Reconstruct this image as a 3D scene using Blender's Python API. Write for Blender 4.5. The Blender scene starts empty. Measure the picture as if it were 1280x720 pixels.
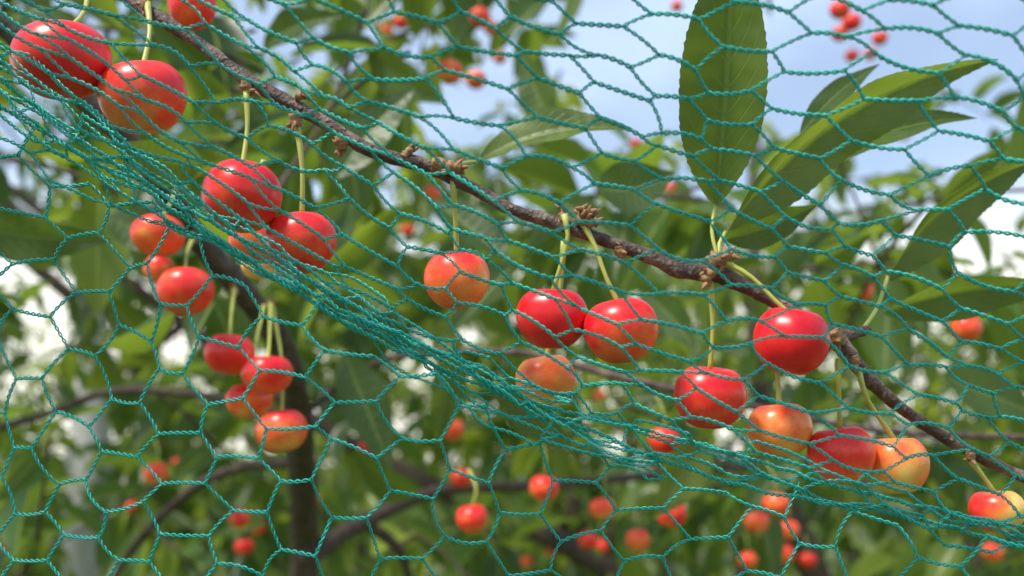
import bpy, math, random, bmesh
import numpy as np
from mathutils import Vector, Matrix
random.seed(7); rng=np.random.default_rng(11)
scene=bpy.context.scene; col=scene.collection
# ------------------------------------------------------------ camera frame
H=1.6; PITCH=math.radians(10)
CAM=np.array([0,0,H]); Fv=np.array([0,math.cos(PITCH),math.sin(PITCH)]); Uv=np.array([0,-math.sin(PITCH),math.cos(PITCH)]); Rv=np.array([1.,0,0])
FL=1280*35/36
def at(u,v,d):
    u=np.asarray(u,float)[...,None]; v=np.asarray(v,float)[...,None]; d=np.asarray(d,float)[...,None]
    return CAM+d*(Fv+(u-640)/FL*Rv+(360-v)/FL*Uv)
cd=bpy.data.cameras.new("camera"); cam=bpy.data.objects.new("camera",cd); col.objects.link(cam)
cam.location=CAM; cam.rotation_euler=(math.radians(90)+PITCH,0,0); cd.lens=35; cd.sensor_width=36
cd.clip_start=0.01; cd.clip_end=2000; cd.dof.use_dof=True; cd.dof.focus_distance=0.281; cd.dof.aperture_fstop=10
scene.camera=cam
scene.view_settings.view_transform='Standard'; scene.view_settings.look='None'; scene.view_settings.exposure=0
# ------------------------------------------------------------ helpers
def mesh_np(name,V,F,mat,smooth=True,data=None):
    V=np.asarray(V,np.float32).reshape(-1,3)
    F=np.asarray(F,np.int32)
    me=bpy.data.meshes.new(name); n=F.shape[1]
    me.vertices.add(len(V)); me.vertices.foreach_set('co',V.ravel())
    me.loops.add(F.size); me.loops.foreach_set('vertex_index',F.ravel())
    me.polygons.add(len(F)); me.polygons.foreach_set('loop_start',np.arange(len(F),dtype=np.int32)*n)
    me.polygons.foreach_set('loop_total',np.full(len(F),n,np.int32))
    me.update(calc_edges=True); me.validate()
    me.polygons.foreach_set('use_smooth',np.full(len(me.polygons),smooth,bool))
    if data is not None:
        a=me.attributes.new('leafdata','FLOAT_COLOR','POINT'); d=np.ones((len(V),4),np.float32); d[:,:3]=data; a.data.foreach_set('color',d.ravel())
    if mat: me.materials.append(mat)
    return me
def add(name,me,parent=None,loc=(0,0,0)):
    o=bpy.data.objects.new(name,me); col.objects.link(o); o.location=loc
    if parent:
        o.parent=parent; o.matrix_parent_inverse=Matrix.LocRotScale(parent.location,parent.rotation_euler,parent.scale).inverted()
    return o
def spline(P,R,step):
    P=np.asarray(P,float); R=np.asarray(R,float); outP=[];outR=[]
    n=len(P); E=np.vstack([2*P[0]-P[1],P,2*P[-1]-P[-2]])
    for i in range(n-1):
        p0,p1,p2,p3=E[i:i+4]; m=max(2,int(np.linalg.norm(p2-p1)/step))
        for k in range(m):
            t=k/m
            outP.append(0.5*((2*p1)+(p2-p0)*t+(2*p0-5*p1+4*p2-p3)*t*t+(3*p1-p0-3*p2+p3)*t**3)); outR.append(R[i]*(1-t)+R[i+1]*t)
    outP.append(P[-1]); outR.append(R[-1]); return np.array(outP),np.array(outR)
def tube(P,R,step=0.004,sides=10,rough=0.0,raw=False):
    if not raw: P,R=spline(P,R,step)
    n=len(P); T=np.gradient(P,axis=0); T/=np.linalg.norm(T,axis=1)[:,None]+1e-12
    nv=np.cross(T[0],[0.31,0.2,0.93]); nv/=np.linalg.norm(nv); V=[]
    ang=np.linspace(0,2*np.pi,sides,endpoint=False)
    for i in range(n):
        nv=nv-T[i]*nv.dot(T[i]); nv/=np.linalg.norm(nv); b=np.cross(T[i],nv)
        r=R[i]*(1+rough*(rng.random()-.5)+rough*.8*(rng.random(sides)-.5))
        V.append(P[i]+(np.cos(ang)*r)[:,None]*nv+(np.sin(ang)*r)[:,None]*b)
    V=np.vstack(V+[P[0][None],P[-1][None]])
    i=np.arange(n-1)[:,None]*sides; j=np.arange(sides)[None]; j2=(j+1)%sides
    F=np.stack([i+j,i+j2,i+sides+j2,i+sides+j],-1).reshape(-1,4)
    c0=n*sides; c1=c0+1; cap=[]
    for k in range(0,sides-1,2): cap.append([ (k+2)%sides,k+1,k,c0]); cap.append([(n-1)*sides+k,(n-1)*sides+k+1,(n-1)*sides+(k+2)%sides,c1])
    return V,np.vstack([F,np.array(cap)])
def merge(parts):
    Vs=[];Fs=[];o=0
    for V,F in parts: Vs.append(V);Fs.append(np.asarray(F)+o);o+=len(V)
    return np.vstack(Vs),np.vstack(Fs)
# ------------------------------------------------------------ materials
class M:
    def __init__(s,name):
        s.m=bpy.data.materials.new(name); s.m.use_nodes=True; s.nt=s.m.node_tree; s.n=s.nt.nodes; s.p=s.n['Principled BSDF']; s.out=s.n['Material Output']
    def new(s,t,**k):
        x=s.n.new(t)
        for a,b in k.items(): setattr(x,a,b)
        return x
    def link(s,a,b): s.nt.links.new(a,b)
    def val(s,x,sock):
        if isinstance(x,(int,float)): sock.default_value=x
        elif isinstance(x,tuple): sock.default_value=x if len(x)==4 or sock.type=='VECTOR' else (*x,1)
        else: s.link(x,sock)
    def math(s,op,a,b=0.0,c=None,clamp=False):
        x=s.new('ShaderNodeMath',operation=op,use_clamp=clamp); s.val(a,x.inputs[0]); s.val(b,x.inputs[1])
        if c is not None: s.val(c,x.inputs[2])
        return x.outputs[0]
    def mix(s,f,a,b):
        x=s.new('ShaderNodeMix',data_type='RGBA'); s.val(f,x.inputs[0]); s.val(a,x.inputs[6]); s.val(b,x.inputs[7]); return x.outputs[2]
    def noise(s,vec,scale,detail=2,rough=.5):
        x=s.new('ShaderNodeTexNoise'); 
        if vec is not None: s.link(vec,x.inputs['Vector'])
        x.inputs['Scale'].default_value=scale; x.inputs['Detail'].default_value=detail; x.inputs['Roughness'].default_value=rough; return x.outputs['Fac']
    def ramp(s,f,stops):
        x=s.new('ShaderNodeValToRGB'); s.link(f,x.inputs[0]); e=x.color_ramp.elements
        while len(e)<len(stops): e.new(.5)
        for k,(p,c) in enumerate(stops): e[k].position=p; e[k].color=(*c,1)
        return x.outputs[0]
    def rng(s,f,a,b,c=0.,d=1.,smooth=True):
        x=s.new('ShaderNodeMapRange'); x.interpolation_type='SMOOTHSTEP' if smooth else 'LINEAR'
        s.link(f,x.inputs[0])
        for k,q in enumerate((a,b,c,d)): x.inputs[k+1].default_value=q
        return x.outputs[0]
    def bump(s,h,strength,dist):
        x=s.new('ShaderNodeBump'); x.inputs['Strength'].default_value=strength; x.inputs['Distance'].default_value=dist; s.link(h,x.inputs['Height']); s.link(x.outputs[0],s.p.inputs['Normal']); return x

def leaf_material(name,dark,mid,light,trans,tfac,under,near=True,rough=.40):
    m=M(name); A=m.new('ShaderNodeAttribute',attribute_name='leafdata'); S=m.new('ShaderNodeSeparateColor'); m.link(A.outputs['Color'],S.inputs[0])
    t,s,tint=S.outputs
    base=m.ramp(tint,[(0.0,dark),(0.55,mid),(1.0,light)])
    midrib=m.rng(s,0.02,0.085,1,0); v=midrib; geo=m.new('ShaderNodeNewGeometry')
    if near:
        x=m.math('ADD',m.math('MULTIPLY',t,11.0),m.math('MULTIPLY',m.math('POWER',s,1.3),-2.6))
        fr=m.math('ABSOLUTE',m.math('SUBTRACT',m.math('FRACT',x),0.5))
        side=m.math('MULTIPLY',m.rng(fr,0.0,0.09,1,0),m.rng(s,1.0,0.55,0.1,.85))
        v=m.math('MAXIMUM',midrib,side)
        tc=m.new('ShaderNodeTexCoord'); nz=m.noise(tc.outputs['Object'],90,3)
        base=m.mix(m.rng(nz,.35,.7,0,.5),base,dark)
        h=m.math('SUBTRACT',m.math('MULTIPLY',nz,.6),v); m.bump(h,.4,.0004)
    veincol=m.mix(0.7,base,(light[0]*2.0,light[1]*1.8,light[2]*3.2))
    basev=m.mix(m.math('MULTIPLY',v,0.85),base,veincol)
    und=m.mix(m.math('MULTIPLY',v,.85),m.mix(.45,base,under),(under[0]*2.8,under[1]*2.6,under[2]*2.6))
    cf=m.mix(geo.outputs['Backfacing'],basev,und)
    m.link(cf,m.p.inputs['Base Color']); m.val(m.math('ADD',m.math('MULTIPLY',geo.outputs['Backfacing'],.2),rough),m.p.inputs['Roughness']); m.p.inputs['Specular IOR Level'].default_value=.42
    tr=m.new('ShaderNodeBsdfTranslucent'); tcx=m.mix(m.math('MULTIPLY',tint,.8),trans,(min(.75,light[0]*2.2),min(.8,light[1]*2.0),light[2]*1.2))
    if near: tcx=m.mix(m.math('MULTIPLY',side,.4),tcx,dark)
    m.link(tcx,tr.inputs[0])
    mx=m.new('ShaderNodeMixShader'); mx.inputs[0].default_value=tfac; m.link(m.p.outputs[0],mx.inputs[1]); m.link(tr.outputs[0],mx.inputs[2]); m.link(mx.outputs[0],m.out.inputs[0])
    return m.m
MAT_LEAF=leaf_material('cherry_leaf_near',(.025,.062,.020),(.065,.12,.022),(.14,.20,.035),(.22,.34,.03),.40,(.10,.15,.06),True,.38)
MAT_LEAFB=leaf_material('cherry_leaf_crown',(.014,.042,.012),(.055,.125,.018),(.26,.33,.045),(.24,.39,.04),.40,(.09,.14,.05),False,.36)  # ramp puts shaded to sunlit foliage tones into the leaf colour

def bark(name,c1,c2,c3):
    m=M(name); tc=m.new('ShaderNodeTexCoord'); o=tc.outputs['Object']
    n1=m.noise(o,160,4,.6); n2=m.noise(o,900,3)
    b=m.ramp(n1,[(.3,c1),(.5,c2),(.72,c3)])
    vor=m.new('ShaderNodeTexVoronoi'); m.link(o,vor.inputs[0]); vor.inputs['Scale'].default_value=330
    dots=m.rng(vor.outputs['Distance'],.12,.30,1,0)
    b=m.mix(m.math('MULTIPLY',dots,.6),b,c3)
    m.link(b,m.p.inputs['Base Color']); m.p.inputs['Roughness'].default_value=.62
    h=m.math('ADD',m.math('ADD',n1,m.math('MULTIPLY',n2,.7)),m.math('MULTIPLY',dots,.7)); m.bump(h,1,.0011)
    return m.m
MAT_BARK=bark('young_cherry_bark',(.032,.020,.018),(.095,.056,.046),(.29,.21,.17))
MAT_BARK2=bark('old_bark',(.03,.02,.015),(.07,.045,.033),(.14,.10,.07))
def simple(name,c1,c2,scale,rough,bumpd=0):
    m=M(name); tc=m.new('ShaderNodeTexCoord'); n=m.noise(tc.outputs['Object'],scale,4); m.link(m.mix(n,c1,c2),m.p.inputs['Base Color']); m.p.inputs['Roughness'].default_value=rough
    if bumpd: m.bump(n,.7,bumpd)
    return m
MAT_WHITE=simple('whitewashed_bark',(.62,.62,.6),(.35,.35,.33),14,.8,.01).m
MAT_BUD=simple('bud_scales',(.09,.04,.02),(.48,.27,.12),700,.6,.0008).m
MAT_STEM=simple('fruit_stem',(.34,.38,.06),(.52,.54,.14),120,.4,.0003).m
nm=simple('teal_net_twine',(.005,.26,.21),(.02,.50,.42),1500,.32,.0002); nm.p.inputs['Specular IOR Level'].default_value=.5
MAT_NET=nm.m
# cherry skin
m=M('cherry_skin'); tc=m.new('ShaderNodeTexCoord'); oi=m.new('ShaderNodeObjectInfo'); S=m.new('ShaderNodeSeparateColor'); m.link(oi.outputs['Color'],S.inputs[0])
ripe=S.outputs[0]; side=m.math('SUBTRACT',m.math('MULTIPLY',S.outputs[1],2.),1.)
vadd=m.new('ShaderNodeVectorMath',operation='ADD'); m.link(tc.outputs['Object'],vadd.inputs[0])
cmb=m.new('ShaderNodeCombineXYZ'); m.link(m.math('MULTIPLY',oi.outputs['Random'],37.),cmb.inputs[0]); m.link(cmb.outputs[0],vadd.inputs[1])
n1=m.noise(vadd.outputs[0],1.1,2,.45); n2=m.noise(vadd.outputs[0],10,5,.7)
sx=m.new('ShaderNodeSeparateXYZ'); m.link(tc.outputs['Object'],sx.inputs[0])
grad=m.math('MULTIPLY',sx.outputs[2],.19)
grad=m.math('ADD',grad,m.math('MULTIPLY',m.math('MULTIPLY',sx.outputs[0],side),.45))
f=m.math('ADD',m.math('ADD',m.math('MULTIPLY',m.math('SUBTRACT',n1,.5),.8),m.math('MULTIPLY',m.math('SUBTRACT',n2,.5),.30)),m.math('ADD',grad,ripe))
base=m.ramp(f,[(0.0,(.90,.64,.18)),(.20,(.94,.38,.09)),(.40,(.93,.16,.045)),(.60,(.88,.038,.028)),(.84,(.76,.012,.022)),(1.0,(.60,.006,.016))])
vor=m.new('ShaderNodeTexVoronoi'); m.link(vadd.outputs[0],vor.inputs[0]); vor.inputs['Scale'].default_value=15
dots=m.math('MULTIPLY',m.rng(vor.outputs['Distance'],.03,.10,1,0),.28)
base=m.mix(dots,base,(.95,.40,.2))
m.link(base,m.p.inputs['Base Color']); m.p.inputs['Roughness'].default_value=.31; m.p.inputs['Specular IOR Level'].default_value=.45
m.p.inputs['Subsurface Weight'].default_value=.35; m.p.inputs['Subsurface Radius'].default_value=(1,.3,.1); m.p.inputs['Subsurface Scale'].default_value=.005
MAT_CHERRY=m.m
# ground
m=M('orchard_grass'); tc=m.new('ShaderNodeTexCoord'); o=tc.outputs['Object']
b=m.ramp(m.noise(o,.6,6,.65),[(.3,(.05,.09,.02)),(.55,(.11,.15,.03)),(.8,(.22,.20,.09))]); b=m.mix(m.rng(m.noise(o,18,5,.7),.35,.7),b,(.04,.07,.02)); m.link(b,m.p.inputs['Base Color']); m.p.inputs['Roughness'].default_value=.95
m.bump(m.noise(o,25,5),1,.05); MAT_GROUND=m.m
# ------------------------------------------------------------ world and sun
to_sun=np.array([-0.42,-0.36,.82]); to_sun/=np.linalg.norm(to_sun)
w=bpy.data.worlds.new("World"); scene.world=w; w.use_nodes=True; nt=w.node_tree; nn=nt.nodes; bg=nn['Background']
sky=nn.new('ShaderNodeTexSky'); sky.sky_type='NISHITA'; sky.sun_disc=False; sky.sun_elevation=math.asin(to_sun[2]); sky.sun_rotation=math.atan2(to_sun[0],to_sun[1]); sky.air_density=1.0; sky.dust_density=.6
tcw=nn.new('ShaderNodeTexCoord'); mp=nn.new('ShaderNodeMapping'); mp.inputs['Scale'].default_value=(1,1,2.2); mp.inputs['Location'].default_value=(.35,0,.2); nt.links.new(tcw.outputs['Generated'],mp.inputs[0])
nz=nn.new('ShaderNodeTexNoise'); nz.inputs['Scale'].default_value=2.4; nz.inputs['Detail'].default_value=4; nt.links.new(mp.outputs[0],nz.inputs['Vector'])
mr=nn.new('ShaderNodeMapRange'); mr.interpolation_type='SMOOTHSTEP'; mr.inputs[1].default_value=.42; mr.inputs[2].default_value=.72; mr.inputs[3].default_value=.36; mr.inputs[4].default_value=.72; nt.links.new(nz.outputs['Fac'],mr.inputs[0])
sp=nn.new('ShaderNodeSeparateXYZ'); nt.links.new(tcw.outputs['Generated'],sp.inputs[0])
hz=nn.new('ShaderNodeMapRange'); hz.interpolation_type='SMOOTHSTEP'; hz.inputs[1].default_value=.28; hz.inputs[2].default_value=.15; hz.inputs[3].default_value=0; hz.inputs[4].default_value=.9; nt.links.new(sp.outputs[2],hz.inputs[0])
mx=nn.new('ShaderNodeMix'); mx.data_type='RGBA'; nt.links.new(mr.outputs[0],mx.inputs[0]); nt.links.new(sky.outputs[0],mx.inputs[6]); mx.inputs[7].default_value=(6.0,7.5,10.,1)
mx2=nn.new('ShaderNodeMix'); mx2.data_type='RGBA'; nt.links.new(hz.outputs[0],mx2.inputs[0]); nt.links.new(mx.outputs[2],mx2.inputs[6]); mx2.inputs[7].default_value=(11,10.6,9.5,1)
nt.links.new(mx2.outputs[2],bg.inputs[0]); bg.inputs[1].default_value=.15
sl=bpy.data.lights.new('sun','SUN'); sl.energy=4.8; sl.angle=math.radians(10); sl.color=(1,.94,.82); so=bpy.data.objects.new('sun',sl); col.objects.link(so)
so.rotation_euler=Vector(to_sun).to_track_quat('Z','Y').to_euler(); so.location=(0,0,8)
# ------------------------------------------------------------ ground
g=np.linspace(-1,1,61); g=np.sign(g)*np.abs(g)**3*900; X,Y=np.meshgrid(g,g); Z=.12*np.sin(X*.35)*np.cos(Y*.28)*np.exp(-(X**2+Y**2)/8000)
V=np.stack([X,Y,Z],-1).reshape(-1,3); i=np.arange(60); a=(i[:,None]*61+i[None]).ravel(); F=np.stack([a,a+1,a+62,a+61],-1)
go=add('ground',mesh_np('ground',V,F,MAT_GROUND)); go['kind']='structure'; go['label']='grassy orchard ground with patches of dry earth'; go['category']='ground'
# ------------------------------------------------------------ leaf clouds
def leaf_template(n=6):
    t=np.linspace(0,1,n); w=np.sin(np.pi*np.clip(t,0,1)**.85)**.8; w[0]=.04; w[-1]=.02
    V=[];D=[]
    for k in range(n):
        for s in (-1,0,1):
            V.append([t[k], s*.5*w[k], .14*abs(s)*w[k]-.16*t[k]**2*1.2]); D.append([t[k],abs(s),0])
    F=[]
    for k in range(n-1):
        for c in (0,1): a=k*3+c; F.append([a,a+3,a+4,a+1])
    return np.array(V),np.array(F),np.array(D)
LT=leaf_template()
def leaves_np(pos,axis,nrm,L,Wr,tint):
    V0,F0,D0=LT; n=len(pos)
    ax=axis/np.linalg.norm(axis,axis=1)[:,None]; nr=nrm-ax*(nrm*ax).sum(1)[:,None]; nr/=np.linalg.norm(nr,axis=1)[:,None]+1e-9; sd=np.cross(nr,ax)
    V=pos[:,None]+(V0[None,:,0,None]*ax[:,None]+V0[None,:,1,None]*Wr[:,None,None]*sd[:,None]+V0[None,:,2,None]*nr[:,None])*L[:,None,None]
    F=F0[None]+(np.arange(n)*len(V0))[:,None,None]
    D=np.repeat(D0[None],n,0).copy(); D[:,:,2]=tint[:,None]
    return V.reshape(-1,3),F.reshape(-1,4),D.reshape(-1,3)
def shoots(centers,nl=(7,12),Ls=.09,bias=0.5,twr=.0016,tspan=.18):
    P=[];A=[];N=[];Lg=[];T=[];tw=[]
    for c in centers:
        d=rng.normal(size=3); d[2]=d[2]*.5+.1; d/=np.linalg.norm(d); k=rng.integers(*nl); span=tspan*(.6+.6*rng.random())
        sag=np.array([0,0,-.25*span]); pts=[c+d*span*(q-.5)+sag*q*q for q in np.linspace(0,1,4)]
        tw.append(tube(pts,[twr*1.4,twr*1.2,twr,twr*.6],step=span/5,sides=4))
        base=np.clip(bias+rng.normal()*.27,0,1)
        for q in np.linspace(0.05,1,k):
            p=c+d*span*(q-.5)+sag*q*q; r=rng.normal(size=3); r-=d*r.dot(d); r/=np.linalg.norm(r)
            a=d*.45+r*.9+np.array([0,0,-.55]); nn_=np.array([0,0,1.])+rng.normal(size=3)*.5
            a=a/np.linalg.norm(a); P.append(p+a*.012); A.append(a); N.append(nn_); Lg.append(Ls*(.6+.6*rng.random())); T.append(np.clip(base+rng.normal()*.15,0,1))
    P,A,N,Lg,T=map(np.array,(P,A,N,Lg,T))
    return leaves_np(P,A,N,Lg,.36+.14*rng.random(len(P)),T), merge(tw)
def crown_parts(cs,parent,*a,**k):
    (LV,LF,LD),(TV,TF)=shoots(cs,*a,**k)
    c=add('crown',mesh_np('crown',LV,LF,MAT_LEAFB,data=LD),parent); c['kind']='stuff'
    t=add('twigs',mesh_np('twigs',TV,TF,MAT_BARK2),parent); t['kind']='stuff'
# ------------------------------------------------------------ the fruiting tree
base=at(385,720,.95)*1.0; base[2]=0
tree=bpy.data.objects.new('cherry_tree',None); tree.location=base; col.objects.link(tree)
tree['label']='leafy cherry tree with slender brown boughs carrying ripening fruit'; tree['category']='tree'
def pl(lst): return [at(u,v,d) for u,v,d in lst]
def px(r,d): return r*d/FL
def bough(name,lst,wid,mat=MAT_BARK,step=.003,sides=14,rough=.10,label=None):
    P=pl(lst); R=[px(w_/2,l[2]) for w_,l in zip(wid,lst)]
    V,F=tube(P,R,step,sides,rough); o=add(name,mesh_np(name,V,F,mat),tree)
    if label:o['label']=label
    return o
tp=[base+np.array([0,0,-.05]),base+np.array([.01,0,.35]),base+np.array([-.01,0,.8]),*pl([(378,760,.9),(380,660,.8),(376,560,.68),(366,480,.6),(345,420,.56),(300,360,.52),(245,295,.5),(185,205,.47),(100,120,.45),(-20,10,.43),(-140,-120,.40),(-260,-300,.38)])]
tr=[.05,.036,.028,.013,.011,.0095,.008,.0072,.0065,.006,.0055,.005,.0045,.004,.003]
V,F=tube(tp,tr,.008,16,.08); add('trunk',mesh_np('trunk',V,F,MAT_BARK2),tree)
bough('bough',[(-140,-120,.40),(0,-90,.345),(110,-45,.32),(165,0,.312),(215,32,.308),(262,64,.306),(305,97,.305),(345,120,.305),(400,150,.304),(455,184,.304),(490,197,.304),(535,208,.304),(600,240,.304),(640,262,.304),(690,277,.304),(760,302,.303),(815,322,.303),(850,337,.303),(885,338,.302),(925,355,.303),(960,374,.304),(1010,400,.305),(1045,424,.305),(1072,458,.306),(1100,488,.308),(1140,520,.31),(1205,560,.312),(1290,600,.315),(1450,650,.32)],
 [10,11,13,17,17,16,17,19,16,18,16,19,16,15,18,15,18,23,28,18,15,18,22,19,17,16,15,14,11],step=.0020,rough=.18,label='slender grey brown fruiting bough with raised lenticels')
bough('bough_stub',[(1036,417,.306),(1056,418,.307),(1070,416,.309),(1080,413,.3095),(1086,411,.310)],[20,18,14,13,8],rough=.25,label='short stubby side shoot with buds')
bough('twig',[(376,520,.64),(480,450,.62),(640,440,.58),(760,468,.56),(845,487,.55),(950,510,.55),(1100,538,.55),(1300,548,.56)],[8,8,9,10,10,8,8,8])
bough('twig',[(376,530,.66),(290,500,.75),(150,488,.8),(60,517,.82),(-60,550,.85)],[12,11,11,10,9],MAT_BARK2,.01,10)
bough('twig',[(376,577,.70),(300,585,.74),(240,612,.76),(172,678,.8),(120,760,.8)],[14,13,12,10,8],MAT_BARK2,.01,10)
bough('twig',[(380,700,.84),(410,680,.86),(455,652,.9),(555,613,.95),(700,605,1.0),(900,585,1.05),(1150,560,1.1)],[24,24,20,15,12,10,8],MAT_BARK2,.01,10)
bough('twig',[(455,652,.9),(500,690,.93),(520,760,.95)],[16,13,10],MAT_BARK2,.01,10)
bough('twig',[(300,360,.52),(340,250,.6),(420,120,.7),(480,-60,.8)],[10,8,7,6],MAT_BARK2,.01,10)
# spurs (bud clusters)
def bud(p,d,L,r):
    d=np.array(d,float); d/=np.linalg.norm(d)
    return tube(np.array([p+d*L*q for q in (0,.25,.55,.8,1)]),np.array([r*.8,r,r*.9,r*.5,r*.12]),sides=7,raw=True,rough=.2)
def spur(u,v,d,dx,dy,n=5,s=1.):
    s*=.9; p=at(u,v,d); dirv=Rv*dx-Uv*dy; dirv=dirv/np.linalg.norm(dirv); parts=[]
    parts.append(tube([p-dirv*.002,p+dirv*.001*s,p+dirv*.0022*s],[.0019*s,.0019*s,.0012*s],.0005,9,.4))
    for k in range(n+4):
        dd=dirv+rng.normal(size=3)*.7; parts.append(bud(p+dirv*.0012*s+rng.normal(size=3)*.0009*s,dd,(.0022+.0014*rng.random())*s,.0008*s))
    V,F=merge(parts); add('fruit_spur',mesh_np('fruit_spur',V,F,MAT_BUD),tree)
for a in [(308,107,.302,0,1),(369,150,.302,.1,1,5,1.1),(378,120,.303,1,.1,3,.8),(427,178,.302,.1,1,5,1.2),(548,206,.301,1,.15,6,1.4),(567,209,.30,1,.3,4,1.1),(728,273,.30,.3,-.4,6,1.25),(740,278,.299,1,-.1,4,.9),(775,316,.302,.1,1,3,.9),(893,326,.30,.5,-.3,7,1.4),(905,323,.30,.8,-.4,5,1.2),(885,345,.299,-.4,.7,4,1.1),(1045,421,.300,.3,.6,6,1.4),(1068,452,.304,.3,1,4,.9),(1213,568,.31,.2,1,3,.9),(183,5,.308,.2,1,3,1),(704,268,.303,0,-1,2,.8),(510,190,.303,.5,-.6,3,.8),(240,295,.49,.1,1,4,1.2),(292,358,.51,.1,1,4,1.2),(338,378,.53,.1,1,4,1.2)]: spur(*a)
# large leaves
def big_leaf(b,t,wpx,db,dt,bend=(0,0),tilt=0.,tint=.5,fold=.16,sag=.0,label='broad serrated green cherry leaf'):
    p0=at(b[0],b[1],db); p1=at(t[0],t[1],dt); ax=p1-p0; L=np.linalg.norm(ax); ax/=L
    face=-Fv; nr=face-ax*face.dot(ax); nr/=np.linalg.norm(nr); sd=np.cross(nr,ax)
    nr2=nr*math.cos(tilt)+sd*math.sin(tilt); sd2=np.cross(nr2,ax); W=px(wpx,(db+dt)/2)/max(.35,abs(math.cos(tilt)))
    NT,NS=90,10; V=[];D=[]; ph=rng.random()*6
    for k in range(NT+1):
        tt=k/NT; wv=(math.sin(math.pi*tt**.85)**.9)*(1-.35*tt**2)*1.08
        saw=(tt*32)%1; ser=(.035*saw*(.6+.8*rng.random())-.01)*min(1,6*tt)*min(1,(1-tt)*8)
        mid=p0+ax*L*tt+(Rv*bend[0]-Uv*bend[1])*px(4*tt*(1-tt),db)-nr2*sag*L*tt*tt
        for s in np.linspace(-1,1,NS+1):
            e=abs(s); ww=W*.5*(max(wv,.012)+ser*(e>.95))
            und=.012*L*math.sin(tt*15+s*2+ph)*e*e*min(1,(1-tt)*3)+.006*L*math.sin(tt*11*6.283)*e*(1-e)
            V.append(mid+sd2*ww*s+nr2*(fold*ww*e*1.5+und)); D.append([tt,e,tint+.12*math.sin(tt*5+s)])
    F=[[k*(NS+1)+c,(k+1)*(NS+1)+c,(k+1)*(NS+1)+c+1,k*(NS+1)+c+1] for k in range(NT) for c in range(NS)]
    o=add('leaf',mesh_np('leaf',V,F,MAT_LEAF,data=np.clip(D,0,1)),tree); o['label']=label
def petiole(lst,w_=5):
    P=pl(lst); V,F=tube(P,[px(w_/2,l[2]) for l in lst],.002,8,.05); add('leaf_stalk',mesh_np('leaf_stalk',V,F,MAT_STEM),tree)
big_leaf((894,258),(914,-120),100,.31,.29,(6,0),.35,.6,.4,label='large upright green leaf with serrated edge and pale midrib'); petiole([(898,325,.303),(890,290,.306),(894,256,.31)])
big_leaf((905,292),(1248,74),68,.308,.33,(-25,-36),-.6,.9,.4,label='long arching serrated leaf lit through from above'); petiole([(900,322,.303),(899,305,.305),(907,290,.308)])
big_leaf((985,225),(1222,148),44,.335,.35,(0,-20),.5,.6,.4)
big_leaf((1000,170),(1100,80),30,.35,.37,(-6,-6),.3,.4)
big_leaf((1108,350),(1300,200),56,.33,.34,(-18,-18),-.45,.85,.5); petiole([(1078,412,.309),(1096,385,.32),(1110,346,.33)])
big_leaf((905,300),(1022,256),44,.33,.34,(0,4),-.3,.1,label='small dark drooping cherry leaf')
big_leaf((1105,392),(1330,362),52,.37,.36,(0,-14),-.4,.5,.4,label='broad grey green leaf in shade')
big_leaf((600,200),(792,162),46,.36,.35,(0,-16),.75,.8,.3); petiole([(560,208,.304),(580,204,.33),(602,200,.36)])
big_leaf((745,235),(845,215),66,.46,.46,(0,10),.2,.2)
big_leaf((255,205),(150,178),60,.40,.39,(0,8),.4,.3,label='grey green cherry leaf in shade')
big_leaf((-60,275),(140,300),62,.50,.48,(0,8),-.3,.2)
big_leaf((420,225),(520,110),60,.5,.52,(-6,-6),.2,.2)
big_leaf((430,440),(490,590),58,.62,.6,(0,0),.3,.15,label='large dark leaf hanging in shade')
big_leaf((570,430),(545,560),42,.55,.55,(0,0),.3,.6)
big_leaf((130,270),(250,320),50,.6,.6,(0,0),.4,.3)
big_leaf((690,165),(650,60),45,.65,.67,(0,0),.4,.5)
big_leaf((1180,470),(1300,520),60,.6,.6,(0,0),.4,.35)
big_leaf((885,545),(815,650),60,.60,.58,(0,0),.2,1.,label='bright yellow green leaf')
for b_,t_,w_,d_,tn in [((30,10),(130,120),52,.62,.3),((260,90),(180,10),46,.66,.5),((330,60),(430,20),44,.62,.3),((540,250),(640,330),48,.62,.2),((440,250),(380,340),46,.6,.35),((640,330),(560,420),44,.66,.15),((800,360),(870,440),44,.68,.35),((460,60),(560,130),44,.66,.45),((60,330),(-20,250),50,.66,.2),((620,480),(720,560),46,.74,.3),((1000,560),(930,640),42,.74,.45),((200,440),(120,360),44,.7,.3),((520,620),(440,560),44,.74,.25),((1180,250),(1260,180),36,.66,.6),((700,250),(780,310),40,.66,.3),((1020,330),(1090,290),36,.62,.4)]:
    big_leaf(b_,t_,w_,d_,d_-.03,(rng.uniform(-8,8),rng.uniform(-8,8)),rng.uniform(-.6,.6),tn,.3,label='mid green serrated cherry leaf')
# crown: shoots through the volume of the crown
GAPS=[(750,95,125,80,.12),(1090,110,150,110,.20),(1240,285,75,60,.04),(955,190,50,55,.2),(480,15,50,22,.1),(905,40,80,50,.15),(45,375,70,45,.06),(980,330,50,25,.3),(250,20,40,15,.2),(580,90,50,40,.3)]
def prob(u,v):
    p=1.0
    if u>600 and v<300: p=.6
    for a,b,rx,ry,q in GAPS:
        if ((u-a)/rx)**2+((v-b)/ry)**2<1: p=q
    if abs(u-105)<36 and abs(v-590)<90: p=0
    return p
def crown_pts(n,u0,u1,v0,v1,d0,d1):
    out=[]
    while len(out)<n:
        u=rng.uniform(u0,u1); v=rng.uniform(v0,v1); d=rng.uniform(d0,d1)
        if rng.random()<prob(u,v): out.append(at(u,v,d))
    return out
crown_parts(crown_pts(28,-200,520,-150,330,.65,1.0)+crown_pts(16,0,1500,380,800,.85,1.2)+crown_pts(10,600,1300,220,330,.75,1.0),tree,(5,9),.076,.3,tspan=.15)
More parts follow.
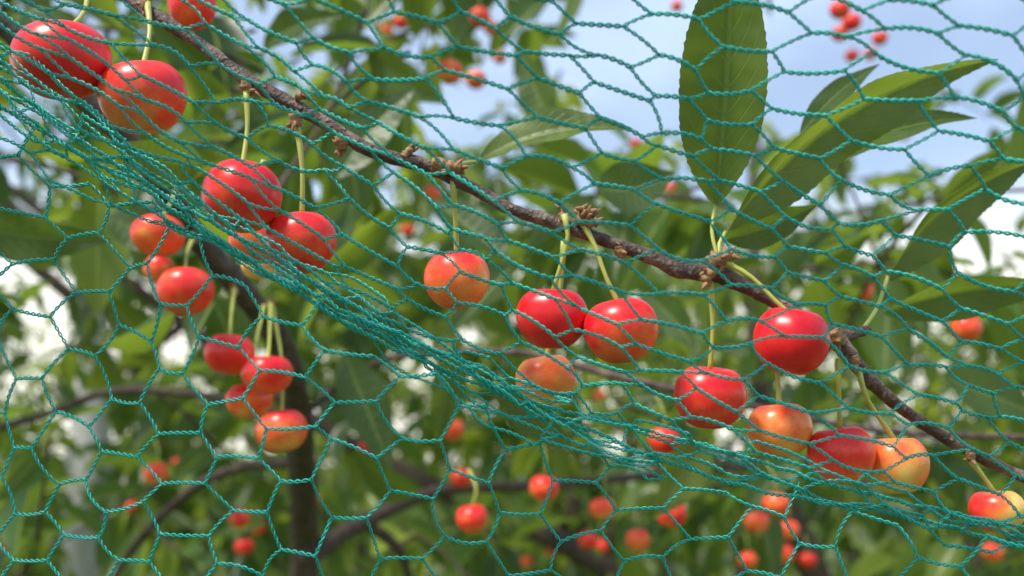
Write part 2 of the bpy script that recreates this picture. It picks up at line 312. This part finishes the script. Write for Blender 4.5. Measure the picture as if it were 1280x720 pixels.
t2=bpy.data.objects.new('cherry_tree',None); t2.location=(.55,1.9,0); col.objects.link(t2); t2['label']='spreading cherry tree dotted with small red fruit'; t2['category']='tree'
crown_parts(crown_pts(260,-400,1650,-350,820,1.1,2.3)+crown_pts(150,-200,1500,250,780,1.5,2.6),t2,(8,13),.080,.42)
V,F=merge([tube([(.55,1.9,-.05),(.52,1.92,.7),(.6,1.85,1.2),(.45,1.8,1.7),(.5,1.9,2.6)],[.05,.04,.035,.018,.006],.03,12,.08),
 tube([(.55,1.9,1.0),(.2,1.7,1.4),(-.3,1.7,1.65),(-.9,1.6,2.1)],[.025,.02,.014,.006],.03,10,.08),tube([(.6,1.85,1.2),(1.0,1.8,1.6),(1.5,1.9,2.1)],[.022,.015,.006],.03,10,.08)])
add('trunk',mesh_np('trunk',V,F,MAT_BARK2),t2)
# ------------------------------------------------------------ orchard trees behind
def orchard_tree(x,y,h,rad,nsh,white=False,bias=.65,low=.35,label=None):  # higher bias paints the crown leaves as if sunlit
    e=bpy.data.objects.new('orchard_tree',None); e.location=(x,y,0); col.objects.link(e); e['group']='orchard trees'
    e['label']=label or 'bushy fruit tree with leaves coloured a sunlit yellow green'; e['category']='tree'
    B=np.array([x,y,0.]); tr_=.075 if white else .05
    V,F=tube([B+[0,0,-.05],B+[.02,0,.5],B+[-.02,.03,1.0],B+[.03,0,1.6],B+[0,0,h*.85]],[tr_*1.2,tr_,tr_*.9,tr_*(.8 if white else .5),.012],.05,12,.1); add('trunk',mesh_np('trunk',V,F,MAT_WHITE if white else MAT_BARK2),e)
    limbs=[];cs=[]
    for k in range(9):
        a=k*2.4+x; z0=max(.5,h*low*.75)+rng.random()*h*.3; q=B+np.array([math.cos(a)*rad*.9,math.sin(a)*rad*.9,min(h*.95,z0+h*(.15+.45*rng.random()))]); p0=B+[0,0,z0]
        md=(p0+q)/2+[0,0,-.08]; limbs.append(tube([p0,md,q],[.022,.015,.005],.08,7,.1))
    V,F=merge(limbs); lo=add('limbs',mesh_np('limbs',V,F,MAT_BARK2),e); lo['kind']='stuff'
    cl=[np.array([rng.normal()*rad*.55,rng.normal()*rad*.5,h*(low+(1-low)*rng.random())]) for _ in range(18)]
    for k in range(nsh):
        c=cl[rng.integers(18)]; cs.append(B+c+rng.normal(size=3)*rad*.26)
    crown_parts(cs,e,(10,15),.10,bias-.06,.003,.3)
orchard_tree(-1.18,2.75,2.9,.75,80,True,.6,.82,label='fruit tree with whitewashed pale trunk and leafy crown')
orchard_tree(.2,3.6,2.5,1.0,230); orchard_tree(1.7,3.4,2.0,.8,150); orchard_tree(-2.6,4.2,2.1,1.0,170,low=.2)
orchard_tree(3.3,5.2,2.2,1.2,180,bias=.75); orchard_tree(-.8,5.6,2.6,1.3,300,bias=.7); orchard_tree(1.4,6.2,2.6,1.4,280,bias=.7)
orchard_tree(-4.6,7.2,2.5,1.4,220,bias=.8,low=.15); orchard_tree(4.8,8.5,2.9,1.6,240,bias=.7); orchard_tree(-2,9,3.1,1.8,320,bias=.8,low=.1); orchard_tree(1.5,10,3.5,2.0,320,bias=.75,low=.1); orchard_tree(7.5,11,3.2,1.8,220,bias=.7,low=.1); orchard_tree(-6.5,12,3.2,1.9,260,bias=.8,low=.1)
orchard_tree(-1.7,3.6,1.6,.6,110,bias=.8,low=.3)
# ------------------------------------------------------------ cherries
def cherry_mesh(seed):
    nu,nv=48,32; V=[]
    for i in range(nv+1):
        th=math.pi*i/nv
        for j in range(nu):
            ph=2*math.pi*j/nu
            x=math.sin(th)**.94*math.cos(ph); y=math.sin(th)**.94*math.sin(ph); z=.9*math.cos(th)-.30*math.exp(-(th/.36)**2)+.05*math.exp(-((math.pi-th)/.3)**2)
            k=1-.03*math.exp(-(((ph-math.pi)/.25)**2))*math.sin(th)+(.015+.006*seed)*math.sin(2*ph+seed)*math.sin(th)
            k*=1+(.02+.012*seed)*math.cos(th)
            V.append([x*k,y*k*(.96),z])
    F=[[i*nu+j,(i+1)*nu+j,(i+1)*nu+(j+1)%nu,i*nu+(j+1)%nu] for i in range(nv) for j in range(nu)]
    me=mesh_np('cherry',np.array(V),np.array(F),MAT_CHERRY)
    bm=bmesh.new(); bm.from_mesh(me); bmesh.ops.remove_doubles(bm,verts=bm.verts,dist=1e-4); bmesh.ops.recalc_face_normals(bm,faces=bm.faces); bm.to_mesh(me); bm.free()
    me.polygons.foreach_set('use_smooth',np.ones(len(me.polygons),bool)); return me
CM=[cherry_mesh(k) for k in range(5)]
def cherry(u,v,rx,ry,d,ripe,side=0.,stem=None,label=None,tiltdeg=9):
    c=at(u,v,d); r=px(rx,d); o=bpy.data.objects.new('cherry',CM[rng.integers(5)]); col.objects.link(o)
    o.location=c; o.scale=(r,r,r*min(1.12,ry/rx/.9)); t=math.radians(tiltdeg)
    o.rotation_euler=(rng.uniform(-t,t)+.06,rng.uniform(-t,t),(rng.uniform(-.5,.5) if side else rng.uniform(0,6.28)))
    o.color=(ripe,side*.5+.5,0,1); o['category']='cherry'; o['group']='cherries ripening on the tree'
    kind='deep red' if ripe>.72 else 'bright red' if ripe>.58 else 'orange red' if ripe>.4 else 'pale orange'
    o['label']=label or f'{kind} glossy cherry hanging on a thin green stem'
    up=Matrix.Rotation(o.rotation_euler[0],3,'X')@Vector((0,0,1)); top=np.array(c)+np.array(up)*r*.62*o.scale[2]/r
    if stem is None:
        L=.022; pts=[top,(top+np.array([rng.normal()*.001,0,L*.5])),(top+np.array([rng.normal()*.003,.008,L]))]
    else:
        pts=[top]+[at(a,b,dd) for a,b,dd in stem][::-1]
    pts=np.array(pts)-np.array(c); n=len(pts)
    sr=.00068 if d<.6 else .0004
    V,F=tube(pts,[sr*1.25]+[sr]*(n-2)+[sr*1.6],.003 if d<.6 else .01,8 if d<.6 else 5,.05)
    s=bpy.data.objects.new('stem',mesh_np('stem',V,F,MAT_STEM)); col.objects.link(s); s.parent=o
    s.matrix_parent_inverse=Matrix.LocRotScale(o.location,o.rotation_euler,o.scale).inverted(); s.location=c
    return o
B=.303
cherry(77,75,59,50,.286,.70,.1,[(112,-30,.31),(105,15,.295)])
cherry(178,121,54,48,.290,.54,.15,[(184,2,.308),(187,40,.3)])
cherry(240,8,30,34,.34,.66,0,[(215,-40,.32)])
cherry(302,245,52,46,.293,.68,0,[(308,112,.302),(309,160,.299)])
cherry(376,303,46,40,.298,.58,.1,[(372,158,.302),(378,215,.30)])
cherry(316,303,30,28,.335,.40,0,[(330,200,.33)])
cherry(322,332,20,18,.37,.15,0,[(330,230,.36)])
cherry(571,349,41,39,.305,.44,-.2,[(566,225,B),(569,270,.304)])
cherry(690,397,45,41,.300,.82,0,[(705,268,.301),(710,294,.30),(703,325,.30)])
cherry(776,413,49,42,.294,.60,-.2,[(729,280,.30),(744,308,.298),(757,345,.296)])
cherry(682,474,37,33,.322,.27,.1,[(705,300,.325),(698,380,.325)])
cherry(887,495,45,42,.300,.64,.1,[(888,352,.301),(891,410,.30)])
cherry(989,425,49,45,.294,.82,0,[(905,326,.30),(940,347,.297),(968,375,.295)])
cherry(975,536,40,36,.308,.32,-.1,[(968,400,.31),(972,470,.31)])
cherry(1052,568,41,39,.303,.55,-.1,[(1047,448,.304),(1049,500,.303)])
cherry(1122,580,38,40,.306,.24,.1,[(1072,460,.304),(1085,500,.304)])
cherry(1246,638,34,28,.310,.24,-.9,[(1214,576,.31),(1230,597,.31)],label='half red half pale yellow cherry on a short stem')
cherry(198,294,33,26,.43,.52,0,[(230,200,.46),(215,250,.45)]); cherry(232,364,35,30,.42,.54,0,[(240,300,.47),(233,320,.44)]); cherry(198,336,18,18,.5,.5,0,[(215,280,.48)])
cherry(287,442,32,27,.44,.64,0,[(293,362,.5),(289,395,.46)]); cherry(334,468,32,26,.43,.62,0,[(338,380,.52),(337,420,.46)]); cherry(312,500,30,24,.45,.45,0,[(330,382,.52),(318,440,.48)]); cherry(352,538,33,28,.43,.44,0,[(340,382,.52),(352,450,.46)])
bgc=[(565,537,16),(590,648,21),(680,610,19),(195,592,16),(223,580,10),(300,648,14),(322,660,10),(305,683,12),(753,636,16),(838,642,20),(797,675,16),(830,551,20),(945,652,16),(970,630,18),(985,662,14),(980,692,14),(735,675,13),(752,683,10),(577,597,14),(497,675,10),(541,243,12),(510,287,9),(562,90,17),(595,100,13),(600,22,14),(613,35,10),(625,72,9),(482,40,10),(500,28,9),(1050,12,13),(1065,28,12),(1050,42,11),(1100,48,10),(1065,70,9),(1088,68,8),(846,8,8),(1053,300,10),(1208,410,19),(1270,435,13),(1090,370,15),(125,263,14),(193,432,10),(795,180,8),(838,235,7),(750,495,8),(935,700,12),(690,690,8),(1010,700,11),(620,640,8),(1180,690,12),(1240,690,14),(455,560,8)]
for u,v,r in bgc: cherry(u,v,r,r*.9,13.2/r*1.0 if r<17 else 12.2/r,rng.uniform(.40,.60))
for k in range(14):
    r=rng.uniform(5,9); cherry(rng.uniform(0,1280),rng.uniform(150,720),r,r*.9,13.2/r,rng.uniform(.40,.6))
# ------------------------------------------------------------ netting
FX=[-400,-100,0,150,300,400,500,600,700,850,1000,1150,1280,1400,1700]; FY=[-130,55,112,214,308,368,425,476,522,570,606,644,678,706,780]
def vf(u): return np.interp(u,FX,FY)
def wob(u,v,a,k=1.):
    return a*(np.sin(u*.010*k+v*.015*k+1.3)+.6*np.sin(u*.020*k-v*.017*k+.4)+.28*np.sin(u*.045*k+v*.04*k))
edgesA=[];
def lattice(x0,x1,j0,j1,a,fmap,jit,keep,s1=1.,s2=.82,bar=1.):
    J=range(j0,j1); K=range(int(x0/(3*a))-1,int(x1/(3*a))+2); nodes={}
    def node(k,j,s):
        key=(k,j,s)
        if key not in nodes:
            x=3*a*k+(1.5*a if j%2 else 0)+s*.5*a*bar
            nodes[key]=fmap(x,j,rng.normal(size=3)*jit)
        return nodes[key]
    for j in J:
        for k in K:
            L=node(k,j,-1);R=node(k,j,1); kn=k+(1 if j%2 else 0); 
            if keep(L[1]) and keep(R[1]): edgesA.append((L[0],R[0],s1))
            for jj in (j-1,j+1):
                if jj<j0 or jj>=j1: continue
                N=node(kn,jj,-1)
                if keep(R[1]) and keep(N[1]): edgesA.append((R[0],N[0],s2))
def put(s,v,d):
    u=640+(s-640)*(.268/d); return at(u,v,d),(u,v)
# lower sheet, falling from the fold
def lower(x,j,n):
    y=j*37; s=x+wob(x,y,11)+n[0]*2.6; v0=y+.10*(x-640)*.6; w_=v0-vf(s); v=v0+wob(x+300,y,10)+n[1]*3
    d=.266+.010*math.sin(x*.006+y*.004)+.00003*max(w_,0)+n[2]*.001
    return put(s,v,d)
lattice(-250,1550,-4,22,49,lower,1.,lambda q:q[1]>vf(q[0])-6)
# upper sheet rising over the fruit and leaning toward the viewer
def upper(x,j,n):
    tt=j*15.0*(1+.009*j); s=x+wob(x,tt,12)+n[0]*4.4
    f=vf(s)+14; top=-230
    v=f-tt*(f-top)/(300+(f-top)*.62)+wob(x*1.1,tt*1.4,11)+n[1]*3.1
    d=.267-.064*min(1,(tt/900))-.004*math.sin(x*.007+tt*.01)+n[2]*.001
    return put(s,v,d)
lattice(-350,1650,0,49,50,upper,1.,lambda q:q[1]>-320,1.0,.76)
main_edges=list(edgesA); edgesA.clear()
# gathered fold: squeezed rows of mesh running along it
for lay in range(3):
    off=[-4,8,-16][lay]; sp=[12,7,7][lay]; rows=[4,6,4][lay]
    def fold(x,j,n,off=off,sp=sp,lay=lay):
        s=x+n[0]*8+lay*23; fan=1+1.6*math.exp(-((s+50)/270)**2)+.9*math.exp(-((s-1000)/380)**2)
        v=vf(s)+off*fan+(j-1.5)*sp*fan*(.65+.35*math.sin(s*.009+lay*2))+wob(s,j*30+lay*50,6,1.5)+n[1]*3.0
        return put(s,v,.264+.004*lay+.002*math.sin(j+s*.02)+n[2]*.001)
    lattice(-300,[1600,640,420][lay],0,rows,46,fold,1.,lambda q:True,.9,.7)
fold_edges=list(edgesA)
def strands(E,N=24,sides=4):
    P0=np.array([e[0] for e in E]);P1=np.array([e[1] for e in E]);sc=np.array([e[2] for e in E]); n=len(E)
    d=P1-P0; Ln=np.linalg.norm(d,axis=1); T=d/Ln[:,None]
    ref=np.tile(Fv,(n,1)); A=np.cross(T,ref); A/=np.linalg.norm(A,axis=1)[:,None]; Bn=np.cross(T,A)
    t=np.linspace(0,1,N); bow=(rng.normal(size=(n,2))*.04*Ln[:,None])
    C=P0[:,None]+d[:,None]*t[None,:,None]+(4*t*(1-t))[None,:,None]*(A*bow[:,:1]+Bn*bow[:,1:])[:,None]
    turns=np.maximum(1.5,Ln/.0040); ph0=rng.random(n)*6.28
    Vs=[];Fs=[];o=0
    ang=np.linspace(0,2*np.pi,sides,endpoint=False)+.5
    for q in (0,1):
        ph=ph0[:,None]+turns[:,None]*2*np.pi*t[None]+np.pi*q
        hr=(.00038*sc)[:,None]*np.ones_like(t)[None]
        cc=C+(np.cos(ph)*hr)[...,None]*A[:,None]+(np.sin(ph)*hr)[...,None]*Bn[:,None]
        r=(.00030*sc)[:,None]*(1+.0*ph)
        V=cc[:,:,None]+r[:,:,None,None]*(np.cos(ang)[None,None,:,None]*A[:,None,None]+np.sin(ang)[None,None,:,None]*Bn[:,None,None])
        Vs.append(V.reshape(-1,3))
        e=(np.arange(n)*N*sides)[:,None,None]; i=(np.arange(N-1)*sides)[None,:,None]; j=np.arange(sides)[None,None]; j2=(j+1)%sides
        F=np.stack([e+i+j,e+i+j2,e+i+sides+j2,e+i+sides+j],-1).reshape(-1,4); Fs.append(F+o); o+=n*N*sides
    return np.vstack(Vs),np.vstack(Fs)
V,F=strands(main_edges); net=add('bird_netting',mesh_np('bird_netting',V,F,MAT_NET))
net['label']='teal green hexagonal twine netting draped over the cherry boughs'; net['category']='net'
V,F=strands(fold_edges,N=18); fo=add('gathered_fold',mesh_np('gathered_fold',V,F,MAT_NET),net); fo['label']='bunched fold where the netting doubles over itself'
cords=[]
for k,off in enumerate((-7,6)):
    P=[]
    for x in np.arange(-350,1650,22): P.append(put(x,vf(x)+off*(1+1.2*math.exp(-((x+50)/250)**2)+1.2*math.exp(-((x-1000)/380)**2))+7*math.sin(x*.013+k*2)+rng.normal()*1.2,.2655+.002*math.sin(x*.01+k))[0])
    for a,b in zip(P[:-1],P[1:]): cords.append((a,b,1.0))
V,F=strands(cords,N=12,sides=5); co=add('edge_cord',mesh_np('edge_cord',V,F,MAT_NET),net)
print('edges',len(main_edges),len(fold_edges))
